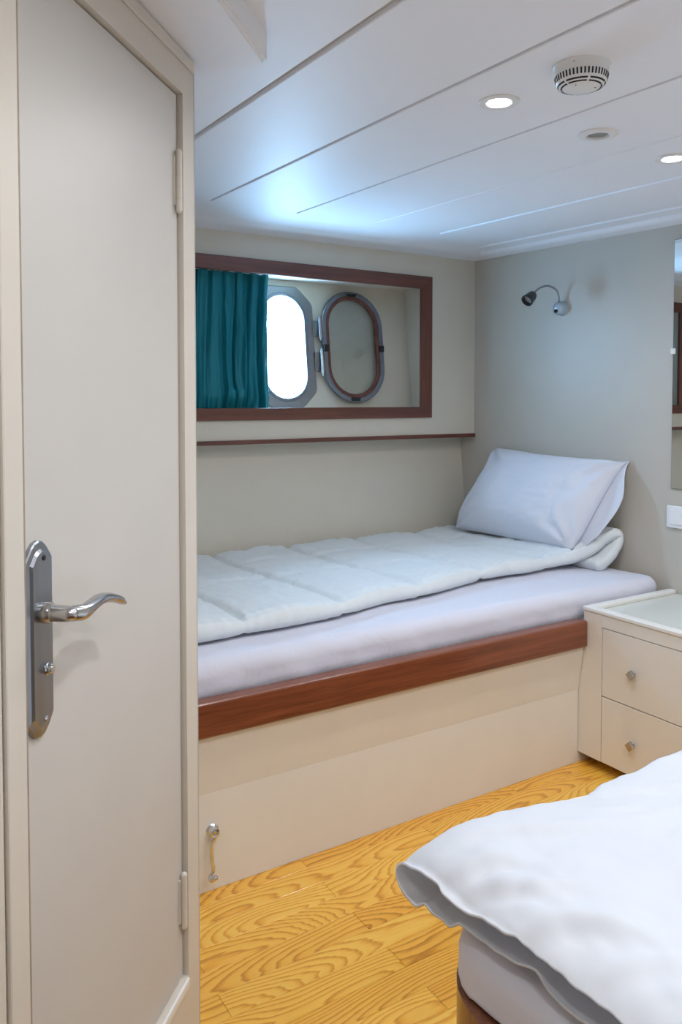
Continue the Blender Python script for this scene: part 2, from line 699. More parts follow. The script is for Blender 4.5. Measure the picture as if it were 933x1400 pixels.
def ring_mesh(outer, inner, off0, off1, cx, cz, fn, bev=0.003):
    """flat ring between two outlines with the same number of points, thickness off0..off1"""
    bm = bmesh.new()
    n = len(outer)

    def loop(o, f, s=1.0, dlt=0.0):
        vs = []
        for x, z in o:
            r_ = math.hypot(x, z)
            k = (r_ + dlt) / r_
            vs.append(bm.verts.new(fn(cx + x * k, cz + z * k, f)))
        return vs
    L = [loop(outer, off0), loop(outer, off1 - bev), loop(outer, off1, dlt=-bev), loop(inner, off1, dlt=bev), loop(inner, off1 - bev), loop(inner, off0)]
    for a, b in zip(L, L[1:] + L[:1]):
        for i in range(n):
            j = (i + 1) % n
            bm.faces.new((a[i], a[j], b[j], b[i]))
    return bm


inn = capsule(PORT_HW, PORT_HH)


def plate_outline(n_like, hw, hh, cl):
    """rectangle with clipped corners sampled along the directions of the capsule points"""
    out = []
    for x, z in n_like:
        best = 1e9
        for nx, nz, d in ((1, 0, hw), (-1, 0, hw), (0, 1, hh), (0, -1, hh), (.7071, .7071, (hw + hh - cl) * .7071), (-.7071, .7071, (hw + hh - cl) * .7071),
                          (.7071, -.7071, (hw + hh - cl) * .7071), (-.7071, -.7071, (hw + hh - cl) * .7071)):
            k = nx * x + nz * z
            if k > 1e-9:
                best = min(best, d / k)
        out.append((x * best, z * best))
    return out


part('mounting_plate', ring_mesh(plate_outline(inn, 0.158, 0.277, 0.075), capsule(PORT_HW + 0.012, PORT_HH + 0.012), 0.0, 0.010, PORT_X, PORT_Z, hp), M['ring'], win)
part('rim', ring_mesh(capsule(PORT_HW + 0.016, PORT_HH + 0.016), inn, -0.004, 0.016, PORT_X, PORT_Z, hp), M['alloy'], win, True, 40)
# sleeve through the hull side
bm = bmesh.new()
a = [bm.verts.new(hp(PORT_X + x, PORT_Z + z, 0.0)) for x, z in inn]
b = [bm.verts.new(hp(PORT_X + x * 1.02, PORT_Z + z * 1.01, -0.07)) for x, z in inn]
a2 = [bm.verts.new(hp(PORT_X + x * 1.03, PORT_Z + z * 1.015, 0.0)) for x, z in inn]
b2 = [bm.verts.new(hp(PORT_X + x * 1.05, PORT_Z + z * 1.025, -0.07)) for x, z in inn]
for p, q in ((a, b), (b, b2), (b2, a2)):
    for i in range(len(p)):
        j = (i + 1) % len(p)
        bm.faces.new((p[i], p[j], q[j], q[i]))
part('sleeve', bm, M['white'], win, True, 40)

# hinged glazed light swung open to the right, leaning a little off the lining
LX, LZ, LHW, LHH = 2.055, 1.545, 0.166, 0.263


def lp(x, z, off=0.0):
    t = (x - (LX - LHW)) / (2 * LHW)
    return Vector((x, hull_y(z) - 0.020 - 0.012 * t - off, z))


lo = capsule(LHW, LHH)
light = part('hinged_light', ring_mesh(lo, capsule(LHW - 0.022, LHH - 0.022), 0.0, 0.016, LX, LZ, lp), M['alloy'], win, True, 40)
part('gasket', ring_mesh(capsule(LHW - 0.021, LHH - 0.021), capsule(LHW - 0.039, LHH - 0.039), 0.0, 0.012, LX, LZ, lp, 0.003), M['seal'], light, True, 40)
bm = bmesh.new()
gi = capsule(LHW - 0.038, LHH - 0.038)
bm.faces.new([bm.verts.new(lp(LX + x, LZ + z, 0.003)) for x, z in gi])
r2 = bmesh.ops.extrude_face_region(bm, geom=bm.faces[:])
bmesh.ops.translate(bm, vec=(0, 0.004, 0), verts=[g for g in r2['geom'] if isinstance(g, bmesh.types.BMVert)])
part('pane', bm, M['glass'], light)
for x, z, sx, sz in ((0, LHH - 0.018, 0.026, 0.014), (-0.010, -LHH + 0.016, 0.024, 0.016), (LHW - 0.014, -0.005, 0.012, 0.030), (-LHW + 0.012, -0.01, 0.014, 0.034)):
    p = lp(LX + x, LZ + z, 0.019)
    part('latch_lug', B(p.x - sx, p.x + sx, p.y - 0.005, p.y + 0.008, p.z - sz / 2, p.z + sz / 2, bev=0.003), M['black'], light)
for z0, z1 in ((1.578, 1.672), (1.415, 1.525)):
    bm = bmesh.new()
    tube(bm, [hp(1.882, z0, 0.030), hp(1.882, z1, 0.030)], 0.0085, 12)
    tube(bm, [hp(1.882, z0 - 0.010, 0.030), hp(1.882, z0, 0.030)], 0.006, 12)
    tube(bm, [hp(1.882, z1, 0.030), hp(1.882, z1 + 0.008, 0.030)], 0.006, 12)
    hg = part('hinge', bm, M['lever'], win, True, 40)
    bm = bmesh.new()
    p = hp(1.862, (z0 + z1) / 2, 0.014)
    box(bm, p.x - 0.012, p.x + 0.018, p.y - 0.004, p.y + 0.006, z0 + 0.01, z1 - 0.01, bev=0.002)
    part('hinge_bracket', bm, M['ring'], hg)

# ------------------------------------------------------------------ angled partition and door
bm = bmesh.new()
SB, HB, HT = 0.222, 1.848, 1.93       # sill top, opening top, header top
S0, S1 = -0.558, -0.050               # opening edges along the wall
for a, b, z0, z1 in ((-1.62, S0, 0.0, 2.02), (S1, 0.0, 0.0, 2.02), (S0, S1, HB, 2.02), (S0, S1, 0.0, SB)):
    box(bm, a, b, 0.0, 0.05, z0, z1, mx=DM)
wl = struct('wall_left', bm, M['casing'])
# thin rounded casing and a crown board on the header
part('door_casing', B(-0.598, S0, -0.007, 0.0, 0.0, HB, bev=0.003, mx=DM), M['casing'], wl)
part('gap_shade_strip', B(S0 + 0.0002, S0 + 0.0035, -0.0055, 0.012, SB, HB - 0.002, mx=DM), M['seam'], wl)  # added brown strip: its colour stands for the shadow gap and paint seam
part('wall_panel', B(-1.62, -0.602, -0.004, 0.0, 0.0, 1.92, bev=0.002, mx=DM), M['casing'], wl)
part('crown_board', B(-1.62, -0.001, -0.004, 0.0, 1.900, 1.922, bev=0.002, mx=DM), M['casing'], wl)
part('sill_board', B(S0 + 0.001, S1 - 0.001, -0.004, 0.030, SB - 0.020, SB - 0.0005, bev=0.004, mx=DM), M['white'], wl)

door = root('door_1', 'cream painted cabin door with a brushed steel lever handle', None, dl(S1 - 0.01, -0.01, SB), DANG, kind='structure')
part('door_leaf', B(S0 + 0.0015, S1 - 0.004, 0.010, 0.046, SB + 0.001, HB - 0.003, bev=0.002, mx=DM), M['door'], door)
for z0, z1 in ((1.637, 1.741), (0.323, 0.421)):
    hz = part('hinge', None or tube(bmesh.new(), [DM @ Vector((-0.062, 0.003, z0 + 0.0)), DM @ Vector((-0.062, 0.003, z1))], 0.0058, 12), M['casing'], door, True, 40)
    bm = bmesh.new()
    for k in range(1, 5):
        zz = z0 + (z1 - z0) * k / 5
        tube(bm, [DM @ Vector((-0.062, 0.003, zz - 0.0005)), DM @ Vector((-0.062, 0.003, zz + 0.0005))], 0.00595, 12)
    part('knuckle_joint', bm, M['joint'], hz)
    for zz, s_ in ((z1, 1), (z0, -1)):
        bm = bmesh.new()
        lathe(bm, [(0.0058, 0), (0.005, 0.003), (0.0028, 0.0048), (0, 0.0055)], DM @ Vector((-0.062, 0.003, zz)), (0, 0, s_), 12)
        part('finial', bm, M['casing'], hz, True)
    part('hinge_leaf', B(-0.072, -0.064, 0.0075, 0.011, z0 + 0.008, z1 - 0.008, mx=DM), M['casing'], hz)

# handle plate: long plate with a stepped, clipped head and foot
ez0, ez1, ec, ew = 0.869, 1.121, -0.512, 0.0300


def plate_loop(wd, top, bot, n):
    cl = wd * 0.62
    pts = [(-wd, bot + cl * 1.3), (-wd, top - cl * 1.3), (-wd * 0.55, top - cl * 0.42), (-wd * 0.30, top - 0.002), (0, top), (wd * 0.30, top - 0.002), (wd * 0.55, top - cl * 0.42),
           (wd, top - cl * 1.3), (wd, bot + cl * 1.3), (wd * 0.55, bot + cl * 0.42), (wd * 0.30, bot + 0.002), (0, bot), (-wd * 0.30, bot + 0.002), (-wd * 0.55, bot + cl * 0.42)]
    return [DM @ Vector((ec + x, n, z)) for x, z in pts]


bm = bmesh.new()
N0 = 0.010
loops = [plate_loop(ew, ez1, ez0, N0), plate_loop(ew, ez1, ez0, N0 - 0.005), plate_loop(ew - 0.002, ez1 - 0.002, ez0 + 0.002, N0 - 0.0065),
         plate_loop(ew - 0.0075, ez1 - 0.010, ez0 + 0.010, N0 - 0.0075), plate_loop(ew - 0.0095, ez1 - 0.0135, ez0 + 0.0135, N0 - 0.0110)]
rows = [[bm.verts.new(p) for p in L] for L in loops]
grid_faces(bm, rows, False, True)
bm.faces.new(rows[-1])
bm.faces.new(rows[0][::-1])
hpl = part('handle_plate', bm, M['steel'], door)
NF = N0 - 0.011
lz = 1.030
bm = bmesh.new()
lathe(bm, [(0.0135, 0.0), (0.0135, 0.010), (0.0115, 0.012), (0.0105, 0.016), (0.0105, 0.030), (0.0098, 0.037), (0.0075, 0.043), (0.004, 0.0465), (0, 0.0475)], DM @ Vector((ec, NF, lz)), DM.to_3x3() @ Vector((0, -1, 0)), 24)
# curved grip: elliptical sections along an S-shaped path
ctrl = [(-0.006, 0.030, 0.0), (0.008, 0.039, -0.001), (0.024, 0.043, -0.003), (0.046, 0.042, 0.0), (0.070, 0.040, 0.0015), (0.097, 0.038, -0.003), (0.125, 0.037, -0.012), (0.146, 0.037, -0.022)]
pts = spline(ctrl, 26)
rings = []
for i, p in enumerate(pts):
    t = i / 25
    hz_ = interp(t, [(0, 0.005), (0.05, 0.0088), (0.10, 0.0102), (0.28, 0.0105), (0.5, 0.0075), (0.9, 0.0065), (1, 0.0035)])
    hn = interp(t, [(0, 0.004), (0.06, 0.0072), (0.25, 0.0085), (0.5, 0.010), (0.9, 0.008), (1, 0.004)])
    ring = []
    for k in range(14):
        a = 2 * PI * k / 14
        ring.append(bm.verts.new(DM @ Vector((ec + p.x, NF - p.y + hn * math.cos(a), lz + p.z + hz_ * math.sin(a)))))
    rings.append(ring)
grid_faces(bm, rings, False, True)
bm.faces.new(rings[0][::-1])
bm.faces.new(rings[-1])
part('lever', bm, M['lever'], hpl, True, 50)
bm = bmesh.new()
lathe(bm, [(0.008, 0), (0.008, 0.002), (0.0065, 0.003), (0.0065, 0.007), (0.005, 0.009), (0, 0.0095)], DM @ Vector((ec + 0.007, NF, 0.956)), DM.to_3x3() @ Vector((0, -1, 0)), 20)
part('thumb_turn', bm, M['chrome'], hpl, True, 40)
for zz, mm in ((1.099, M['slot']), (0.893, M['chrome'])):
    bm = bmesh.new()
    lathe(bm, [(0.0036, 0), (0.0034, 0.001), (0.002, 0.0018), (0, 0.002)], DM @ Vector((ec + 0.003, NF, zz)), DM.to_3x3() @ Vector((0, -1, 0)), 14)
    part('screw', bm, mm, hpl, True, 40)

# dropped soffit over the door, 5 cm deep, its corner pointing into the cabin
bm = bmesh.new()
SFZ = 1.925
pl_ = [Vector((0.684, 1.352, SFZ)), Vector((0.684, 1.352, SFZ)) - DD * 1.75, dl(-1.75, -0.02, SFZ), dl(0.0, -0.02, SFZ), Vector((0.575, 1.50, SFZ)), Vector((0.575, 2.78, SFZ + 0.03)),
       Vector((0.672, 2.78, SFZ + 0.03))]
extrude_outline(bm, [tuple(p) for p in pl_], (0, 0, 0.075))
es = [e for e in bm.edges if all(v.co.z < 1.96 for v in e.verts)]
bmesh.ops.bevel(bm, geom=es, offset=0.007, segments=3, affect='EDGES')
struct('trim_5', bm, M['ceiling'])

# ================================================================== BUNK
bunk = root('bunk_base', 'built-in bunk base with mahogany front rail and cream front panel', 'bed', (1.4, 1.93, 0))
XB0, XB1 = 0.577, 2.208
part('front_panel', B(XB0, XB1, 1.925, 1.955, 0.0, 0.262, bev=0.001), M['panel'], bunk)
part('plinth_panel', B(XB1, 2.65, 1.926, 1.955, 0.0, 0.037), M['panel'], bunk)
bm = bmesh.new()      # sloping soffit from the panel head out to the rail
prof = [(1.925, 0.262), (1.902, 0.425), (1.902, 0.50), (1.955, 0.50), (1.955, 0.262)]
a = [bm.verts.new((XB0, y, z)) for y, z in prof]
b = [bm.verts.new((XB1, y, z)) for y, z in prof]
grid_faces(bm, [a, b], False, True)
bm.faces.new(a)
bm.faces.new(b[::-1])
part('sloping_panel', bm, M['panel'], bunk)
part('front_rail', B(XB0, XB1, 1.884, 1.930, 0.427, 0.520, bev=0.007, seg=3), M['rail'], bunk)
part('bed_board', B(XB0, 2.69, 1.932, 3.06, 0.455, 0.49), M['panel'], bunk)

# mattress in a white sheet
def soft_box(x0, x1, y0, y1, z0, z1, rad, nx, ny, amp, seed, side_amp=0.004, sag=0.0):
    """rounded slab as a closed grid wrapped round its section, with cloth ripples"""
    bm = bmesh.new()
    sec = []
    pts = []
    n_c = 5
    hw, hh = (y1 - y0) / 2, (z1 - z0) / 2
    cy, cz = (y0 + y1) / 2, (z0 + z1) / 2

    def corner(cx_, cz_, a0):
        return [(cx_ + rad * math.cos(a0 + PI / 2 * i / n_c), cz_ + rad * math.sin(a0 + PI / 2 * i / n_c)) for i in range(n_c + 1)]
    c1 = corner(hw - rad, hh - rad, 0)
    c2 = corner(-hw + rad, hh - rad, PI / 2)
    c3 = corner(-hw + rad, -hh + rad, PI)
    c4 = corner(hw - rad, -hh + rad, 1.5 * PI)
    top = [(hw - rad - (2 * (hw - rad)) * i / ny, hh) for i in range(1, ny)]
    left = [(-hw, hh - rad - (2 * (hh - rad)) * i / 6) for i in range(1, 6)]
    bot = [(-hw + rad + (2 * (hw - rad)) * i / 10, -hh) for i in range(1, 10)]
    right = [(hw, -hh + rad + (2 * (hh - rad)) * i / 6) for i in range(1, 6)]
    sec = c1 + top + c2 + left + c3 + bot + c4 + right
    rows = []
    L = x1 - x0
    xs = [rad * (1 - math.cos(PI / 2 * i / 5)) for i in range(5)] + [rad + (L - 2 * rad) * i / nx for i in range(nx + 1)] + \
         [L - rad + rad * math.sin(PI / 2 * i / 5) for i in range(1, 6)]
    for x in xs:
        e = 0.0
        if x < rad:
            e = rad - math.sqrt(max(0, rad * rad - (rad - x) ** 2))
        elif x > L - rad:
            e = rad - math.sqrt(max(0, rad * rad - (x - L + rad) ** 2))
        ky = (hw - e) / hw
        kz = (hh - e) / hh
        row = []
        for y, z in sec:
            X, Y, Z = x0 + x, cy + y * ky, cz + z * kz
            up = max(0.0, z / hh)
            Z += amp * fbm(X * 4 + seed, Y * 4, 0) * up
            sidew = max(0.0, abs(y) / hw - 0.9) * 10
            Y += math.copysign(1, y) * side_amp * sidew * fbm(X * 9 + seed, Z * 5 + X * 3, 3.0)
            row.append(bm.verts.new((X, Y, Z)))
        rows.append(row)
    grid_faces(bm, rows, False, True)
    bm.faces.new(rows[0])
    bm.faces.new(rows[-1][::-1])
    return bm


mesh_thing('mattress', soft_box(XB0 + 0.005, 2.684, 1.934, 3.06, 0.492, 0.610, 0.042, 90, 40, 0.003, 1.0, 0.006), M['sheet'],
           'bunk mattress in a smooth white fitted sheet behind the mahogany rail', 'mattress', smooth=True)

# quilted duvet: slab swept along a path that climbs the headboard wall and folds back under itself
path = spline([(0.60, 0, 0.642), (1.0, 0, 0.642), (1.5, 0, 0.642), (2.0, 0, 0.643), (2.30, 0, 0.645), (2.44, 0, 0.653), (2.53, 0, 0.682), (2.60, 0, 0.728), (2.638, 0, 0.752),
               (2.662, 0, 0.748), (2.660, 0, 0.722), (2.632, 0, 0.686), (2.585, 0, 0.650), (2.53, 0, 0.634)], 900)
# resample by arc length
acc = [0.0]
for p, q in zip(path, path[1:]):
    acc.append(acc[-1] + (q - p).length)
NT_ = 330
res = []
k = 0
for i in range(NT_):
    d = acc[-1] * i / (NT_ - 1)
    while k < len(acc) - 2 and acc[k + 1] < d:
        k += 1
    u = (d - acc[k]) / max(1e-9, acc[k + 1] - acc[k])
    res.append((path[k].lerp(path[k + 1], u), d))
YF = [(0.6, 2.045), (1.17, 2.062), (1.6, 2.13), (2.1, 2.215), (2.4, 2.205), (2.6, 2.135), (2.7, 2.10), (3.0, 2.12)]
SEAMS = [0.25 + 0.345 * i - 0.60 + 0.0 for i in range(0, 9)]     # arc length of the cross seams
bm = bmesh.new()
NS = 110
rows = []
fold_d = acc[-1] - 0.20
for i, (p, d) in enumerate(res):
    q0, q1 = res[max(0, i - 1)][0], res[min(NT_ - 1, i + 1)][0]
    tg = (q1 - q0).normalized()
    nrm_ = Vector((-tg.z, 0, tg.x))
    yf = interp(0.6 + d, YF) + 0.006 * fbm(d * 6, 3.3, 1.0)
    yb = 3.035
    row = []
    xd = 0.60 + d
    for half in (1, -1):
        for j in range(NS):
            v = j / (NS - 1) if half > 0 else 1 - j / (NS - 1)
            y = yf + (yb - yf) * v
            edge = min((y - yf), (yb - y))
            rim = math.sqrt(max(0.0, 1 - max(0.0, 1 - edge / 0.026) ** 2))
            # slanted cross seams, one long seam and the hem seam
            ys = xd + 0.03 * math.sin(y * 5)
            ds = min(abs(ys - s_) for s_ in (0.600 + 0.345 * k_ for k_ in range(-1, 8)))
            dlong = min(abs(y - 2.50 - 0.02 * math.sin(xd * 6)), abs(y - 2.78) )
            hem = abs(y - yf - 0.030)
            pinch = 0.85 * math.exp(-(ds / 0.014) ** 2) + 0.30 * math.exp(-(dlong / 0.015) ** 2) + 0.28 * math.exp(-(hem / 0.007) ** 2)
            hk_ = max(0.0, min(1.0, (y - yf - 0.02) / 0.06))
            pinch = min(0.85, pinch) if hk_ >= 1 else min(0.85, 0.85 * math.exp(-(ds / 0.014) ** 2) * (0.22 + 0.78 * hk_) + 0.34 * math.exp(-(hem / 0.006) ** 2))
            puff = 0.95 + 0.40 * min(1, ds / 0.12) + 0.22 * fbm(xd * 6, y * 6, 2.0) + 0.10 * fbm(xd * 24, y * 11, 5.0) + 0.16 * math.exp(-(ds / 0.05) ** 2) * fbm(xd * 16, y * 34, 7.0) + 0.14 * math.exp(-(max(0, hem - 0.01) / 0.04) ** 2) * fbm(xd * 45, y * 9, 2.0)
            T = 0.024 * (puff - pinch * 0.95)
            T = max(0.006, T)
            end = min(d, acc[-1] - d)
            capk = math.sqrt(max(0.0, 1 - max(0.0, 1 - end / 0.02) ** 2))
            h = T * rim * capk
            if half > 0:
                off = h
            else:
                off = -min(h, 0.020)
            # loose ripples near the back edge
            lift = 0.010 * max(0, (v - 0.85) / 0.15) * fbm(xd * 9, 7.0, 0.0) if half > 0 else 0
            yy = y + (0.006 * fbm(xd * 12, 1.0, 9.0) if v > 0.98 else 0)
            yy = min(yy, 3.045)
            kk = 1 - 0.9 * max(0, min(1, (y - 2.45) / 0.28))
            pz = Vector((p.x, yy, 0.642 + (p.z - 0.642) * kk))
            nn = Vector((nrm_.x * kk, 0, nrm_.z * (1 if nrm_.z > 0 else kk)))
            row.append(bm.verts.new(pz + nn * (off + lift * rim)))
    rows.append(row)
grid_faces(bm, rows, False, True)
bm.faces.new(rows[0])
bm.faces.new(rows[-1][::-1])
bmesh.ops.remove_doubles(bm, verts=bm.verts[:], dist=0.00005)
duv = mesh_thing('duvet', bm, M['duvet'], 'thin quilted white duvet spread on the bunk, end folded at the wall', 'duvet', smooth=True)

# pillow leaning on the wall
PC = [Vector((2.452, 2.890, 0.688)), Vector((2.480, 2.200, 0.690)), Vector((2.682, 2.100, 1.044)), Vector((2.688, 2.862, 1.066))]   # bl, br, tr, tl


def pil(u, v):
    a = PC[0].lerp(PC[1], u)
    b = PC[3].lerp(PC[2], u)
    return a.lerp(b, v)


pn = (PC[1] - PC[0]).cross(PC[3] - PC[0]).normalized()
if pn.x > 0:
    pn = -pn
bm = bmesh.new()
NU, NV = 70, 50
grids = []
for side in (1, -1):
    rows = []
    for i in range(NU + 1):
        row = []
        for j in range(NV + 1):
            u, v = i / NU, j / NV
            uu, vv = 2 * u - 1, 2 * v - 1
            # edges bow inwards between the corners
            ub = 0.5 + 0.5 * uu * (1 - 0.035 * (1 - vv * vv) * abs(uu) * (1 if uu < 0 else 0.9 + 0.9 * vv))
            vb = 0.5 + 0.5 * vv * (1 - 0.085 * (1 - uu * uu) * abs(vv) * (1.0 if vv > 0 else 0.15))
            t = max(0.0, (1 - abs(uu) ** 3.2) * (1 - abs(vv) ** 2.8)) ** 0.52
            th_ = (0.100 if side > 0 else 0.050) * t
            th_ *= 1 + 0.13 * (1 - vv) * (1 if vv > -0.6 else (1 + vv) / 0.4 * 0.8 + 0.2)
            # corner gathers radiate from the corners
            g = 0.006 * math.exp(-((u - 0.90) / 0.05) ** 2) * math.sin(v * 15 + 1) - 0.010 * math.exp(-((u - 0.84 + 0.10 * v) / 0.025) ** 2) * (1 - v) ** 0.6 * min(1, v * 6)
            for cu, cv in ((0, 0), (1, 0), (0, 1), (1, 1)):
                du, dv = (u - cu) * 0.7, (v - cv) * 0.45
                rr = math.hypot(du, dv)
                an = math.atan2(dv, du)
                g += math.sin(an * 11 + cu * 2 + cv) * math.exp(-(rr / 0.16) ** 2) * 0.012 * min(1, rr / 0.03)
            w_ = (0.007 * fbm(u * 4, v * 3, 4.0 + side) + 0.003 * fbm(u * 3 + v * 6, v * 12 - u * 5, 1.0)) * t
            p = pil(ub, vb) + pn * side * (th_ + (g + w_) * (1 if side > 0 else 0.3) * min(1, t * 3))
            p.z -= 0.012 * (1 - vv * vv) * 0
            p.x = min(p.x, 2.693)
            row.append(bm.verts.new(p))
        rows.append(row)
    grid_faces(bm, rows)
bmesh.ops.remove_doubles(bm, verts=bm.verts[:], dist=0.0004)
pillow = mesh_thing('pillow', bm, M['pillow'], 'plump white pillow propped against the beige headboard wall', 'pillow', smooth=True)
# loose open end of the pillowcase, a double cloth behind the right edge
bm = bmesh.new()
NU, NV = 16, 40
for side, offn in ((1, 0.004), (-1, -0.004)):
    rows = []
    for i in range(NU + 1):
        row = []
        for j in range(NV + 1):
            u, v = i / NU, j / NV
            inner_ = pil(0.86, v * 0.93 + 0.06) - pn * 0.012 * (1 - v)
            ext = interp(v, [(0, 0.03), (0.2, 0.065), (0.55, 0.080), (1.0, 0.012)])
            tip = pil(0.99, v * 0.99 + 0.03) + Vector((0, -ext, 0)) + Vector((0.030 * (1 - v), 0, -0.01 * (1 - v)))
            p = inner_.lerp(tip, u)
            edge = min(1.0, (1 - u) * 6, v * 8, (1 - v) * 8)
            p += pn * (offn * max(0.15, edge) + 0.006 * math.sin(v * 9 + 1) * u - 0.02 * math.sin(PI * u) * (1 - v * 0.6))
            p.x = min(p.x, 2.694)
            row.append(bm.verts.new(p))
        rows.append(row)
    grid_faces(bm, rows)
    # rim between the two cloths is closed below
bm.verts.ensure_lookup_table()
bmesh.ops.bridge_loops(bm, edges=[e for e in bm.edges if e.is_boundary])
part('pillowcase_flap', bm, M['pillow'], pillow, True)

# ================================================================== NIGHTSTAND
NSX, NY0, NY1 = 2.21, 1.22, 1.905
ns = root('nightstand', 'cream two-drawer nightstand between the bunk and the double bed', 'nightstand', (2.45, 1.56, 0))
part('carcass', B(NSX + 0.0165, XW - 0.003, NY0, NY1 - 0.0, 0.038, 0.545), M['cabinet'], ns)
for nm, y0, y1, z0, z1 in (('face_stile', 1.826, NY1, 0.4255, 0.552), ('face_stile', 1.826, 1.952, 0.038, 0.4255), ('face_stile', NY0, 1.299, 0.038, 0.552), ('face_rail', 1.299, 1.826, 0.5095, 0.552)):
    part(nm, B(NSX, NSX + 0.017, y0, y1, z0, z1, bev=0.0008, seg=1), M['cabinet'], ns)
part('dark_reveal', B(NSX + 0.012, NSX + 0.017, 1.299, 1.826, 0.038, 0.51), M['gap'], ns)
for z0, z1, kz in ((0.2715, 0.5070, 0.386), (0.0385, 0.2685, 0.148)):
    dr = part('drawer', B(NSX + 0.0005, NSX + 0.0145, 1.3015, 1.8235, z0, z1, bev=0.0015), M['cabinet'], ns)
    for ky in (1.690, 1.435):
        bm = bmesh.new()
        lathe(bm, [(0.005, 0), (0.005, 0.016)], (NSX, ky, kz), (-1, 0, 0), 12)
        mx = Matrix.Translation((NSX - 0.020, ky, kz)) @ Matrix.Rotation(PI / 4, 4, 'X')
        box(bm, -0.006, 0.006, -0.0125, 0.0125, -0.0125, 0.0125, bev=0.002, mx=mx)
        part('knob', bm, M['lever'], dr)
part('top_panel', B(NSX + 0.004, XW - 0.003, NY0, NY1, 0.544, 0.553), M['cabtop'], ns)
part('rim_rail', B(NSX - 0.003, NSX + 0.032, NY0, NY1 + 0.004, 0.5525, 0.568, bev=0.004), M['white'], ns)
part('rim_rail', B(NSX + 0.030, XW - 0.004, NY1 - 0.028, NY1 + 0.004, 0.5525, 0.568, bev=0.004), M['white'], ns)
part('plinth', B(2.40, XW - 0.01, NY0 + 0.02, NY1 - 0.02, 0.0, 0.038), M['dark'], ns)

# ================================================================== DOUBLE BED
BX0, BX1, BY0, BY1 = 0.745, 2.69, -0.55, 0.952
bm = bmesh.new()
R = 0.13
out = [(BX1, BY0), (BX1, BY1)]
out += [(BX0 + R - R * math.sin(PI / 2 * i / 10), BY1 - R + R * math.cos(PI / 2 * i / 10)) for i in range(11)]
out += [(BX0 + R - R * math.cos(PI / 2 * i / 10), BY0 + R - R * math.sin(PI / 2 * i / 10)) for i in range(11)]
extrude_outline(bm, [(x, y, 0.0) for x, y in out], (0, 0, 0.42))
es = [e for e in bm.edges if all(v.co.z > 0.41 for v in e.verts)]
bmesh.ops.bevel(bm, geom=es, offset=0.006, segments=2, affect='EDGES')
mesh_thing('double_bed_base', bm, M['bedwood'], 'brown wooden double bed base with rounded corner in the foreground', 'bed', smooth=True, angle=40)

bm = bmesh.new()      # mattress in a white sheet, rounded corners in plan, tucked edge wavy
rows = []
R2 = 0.09
mx0, mx1, my0, my1 = BX0 + 0.016, BX1 - 0.005, BY0 + 0.02, 0.935
plan = []
for cx_, cy_, a0 in ((mx1 - R2, my1 - R2, 0), (mx0 + R2, my1 - R2, PI / 2), (mx0 + R2, my0 + R2, PI), (mx1 - R2, my0 + R2, 1.5 * PI)):
    plan += [(cx_, cy_, a0 + PI / 2 * i / 12) for i in range(13)]
full = []
for (a, b) in zip(plan, plan[1:] + plan[:1]):
    full.append((a[0], a[1], a[2], True))
    pa = (a[0] + R2 * math.cos(a[2]), a[1] + R2 * math.sin(a[2]))
    pb = (b[0] + R2 * math.cos(b[2]), b[1] + R2 * math.sin(b[2]))
    if math.hypot(pa[0] - pb[0], pa[1] - pb[1]) > 0.2:
        for i in range(1, 40):
            full.append((pa[0] + (pb[0] - pa[0]) * i / 40, pa[1] + (pb[1] - pa[1]) * i / 40, a[2], False))
levels = [(0.423, -0.004), (0.428, 0.001), (0.434, 0.001), (0.45, 0.0), (0.47, 0.0), (0.482, -0.003), (0.492, -0.009), (0.499, -0.018), (0.502, -0.03), (0.503, -0.06)]
for z, ins in levels:
    row = []
    for q in full:
        if q[3]:
            x, y = q[0] + (R2 + ins) * math.cos(q[2]), q[1] + (R2 + ins) * math.sin(q[2])
        else:
            x, y = q[0] + ins * math.cos(q[2]), q[1] + ins * math.sin(q[2])
        rip = 0.003 * fbm(x * 14, y * 14, z * 6)
        row.append(bm.verts.new((x + rip * math.cos(q[2]), y + rip * math.sin(q[2]), z + (0.004 * fbm(x * 20, y * 20, 0) if z < 0.43 else 0))))
    rows.append(row)
grid_faces(bm, rows, False, True)
bm.faces.new(rows[-1])
bm.faces.new(rows[0][::-1])
mesh_thing('mattress', bm, M['sheet'], 'double bed mattress in a white sheet showing under the duvet corner', 'mattress', smooth=True, angle=60)

# duvet in a cotton cover that is open at the foot: a flattened sleeve of cloth round an inner quilt
rc = random.Random(21)
CREASES = [(0.752, 0.925, 0.88, 0.82, 0.016, 0.006), (0.752, 0.90, 0.84, 0.74, 0.014, 0.006), (0.77, 0.84, 0.96, 0.64, 0.016, 0.004), (0.80, 0.95, 1.05, 0.86, 0.016, 0.004),
           (0.755, 0.77, 0.88, 0.62, 0.015, 0.005), (0.76, 0.66, 0.90, 0.52, 0.015, 0.004)]
for _ in range(26):
    ax, ay, an = rc.uniform(0.95, 1.6), rc.uniform(0.35, 0.95), rc.uniform(-1.0, 0.2)
    ln = rc.uniform(0.10, 0.28)
    CREASES.append((ax, ay, ax + ln * math.cos(an), ay + ln * math.sin(an), rc.uniform(0.013, 0.019), rc.uniform(0.0015, 0.0032)))


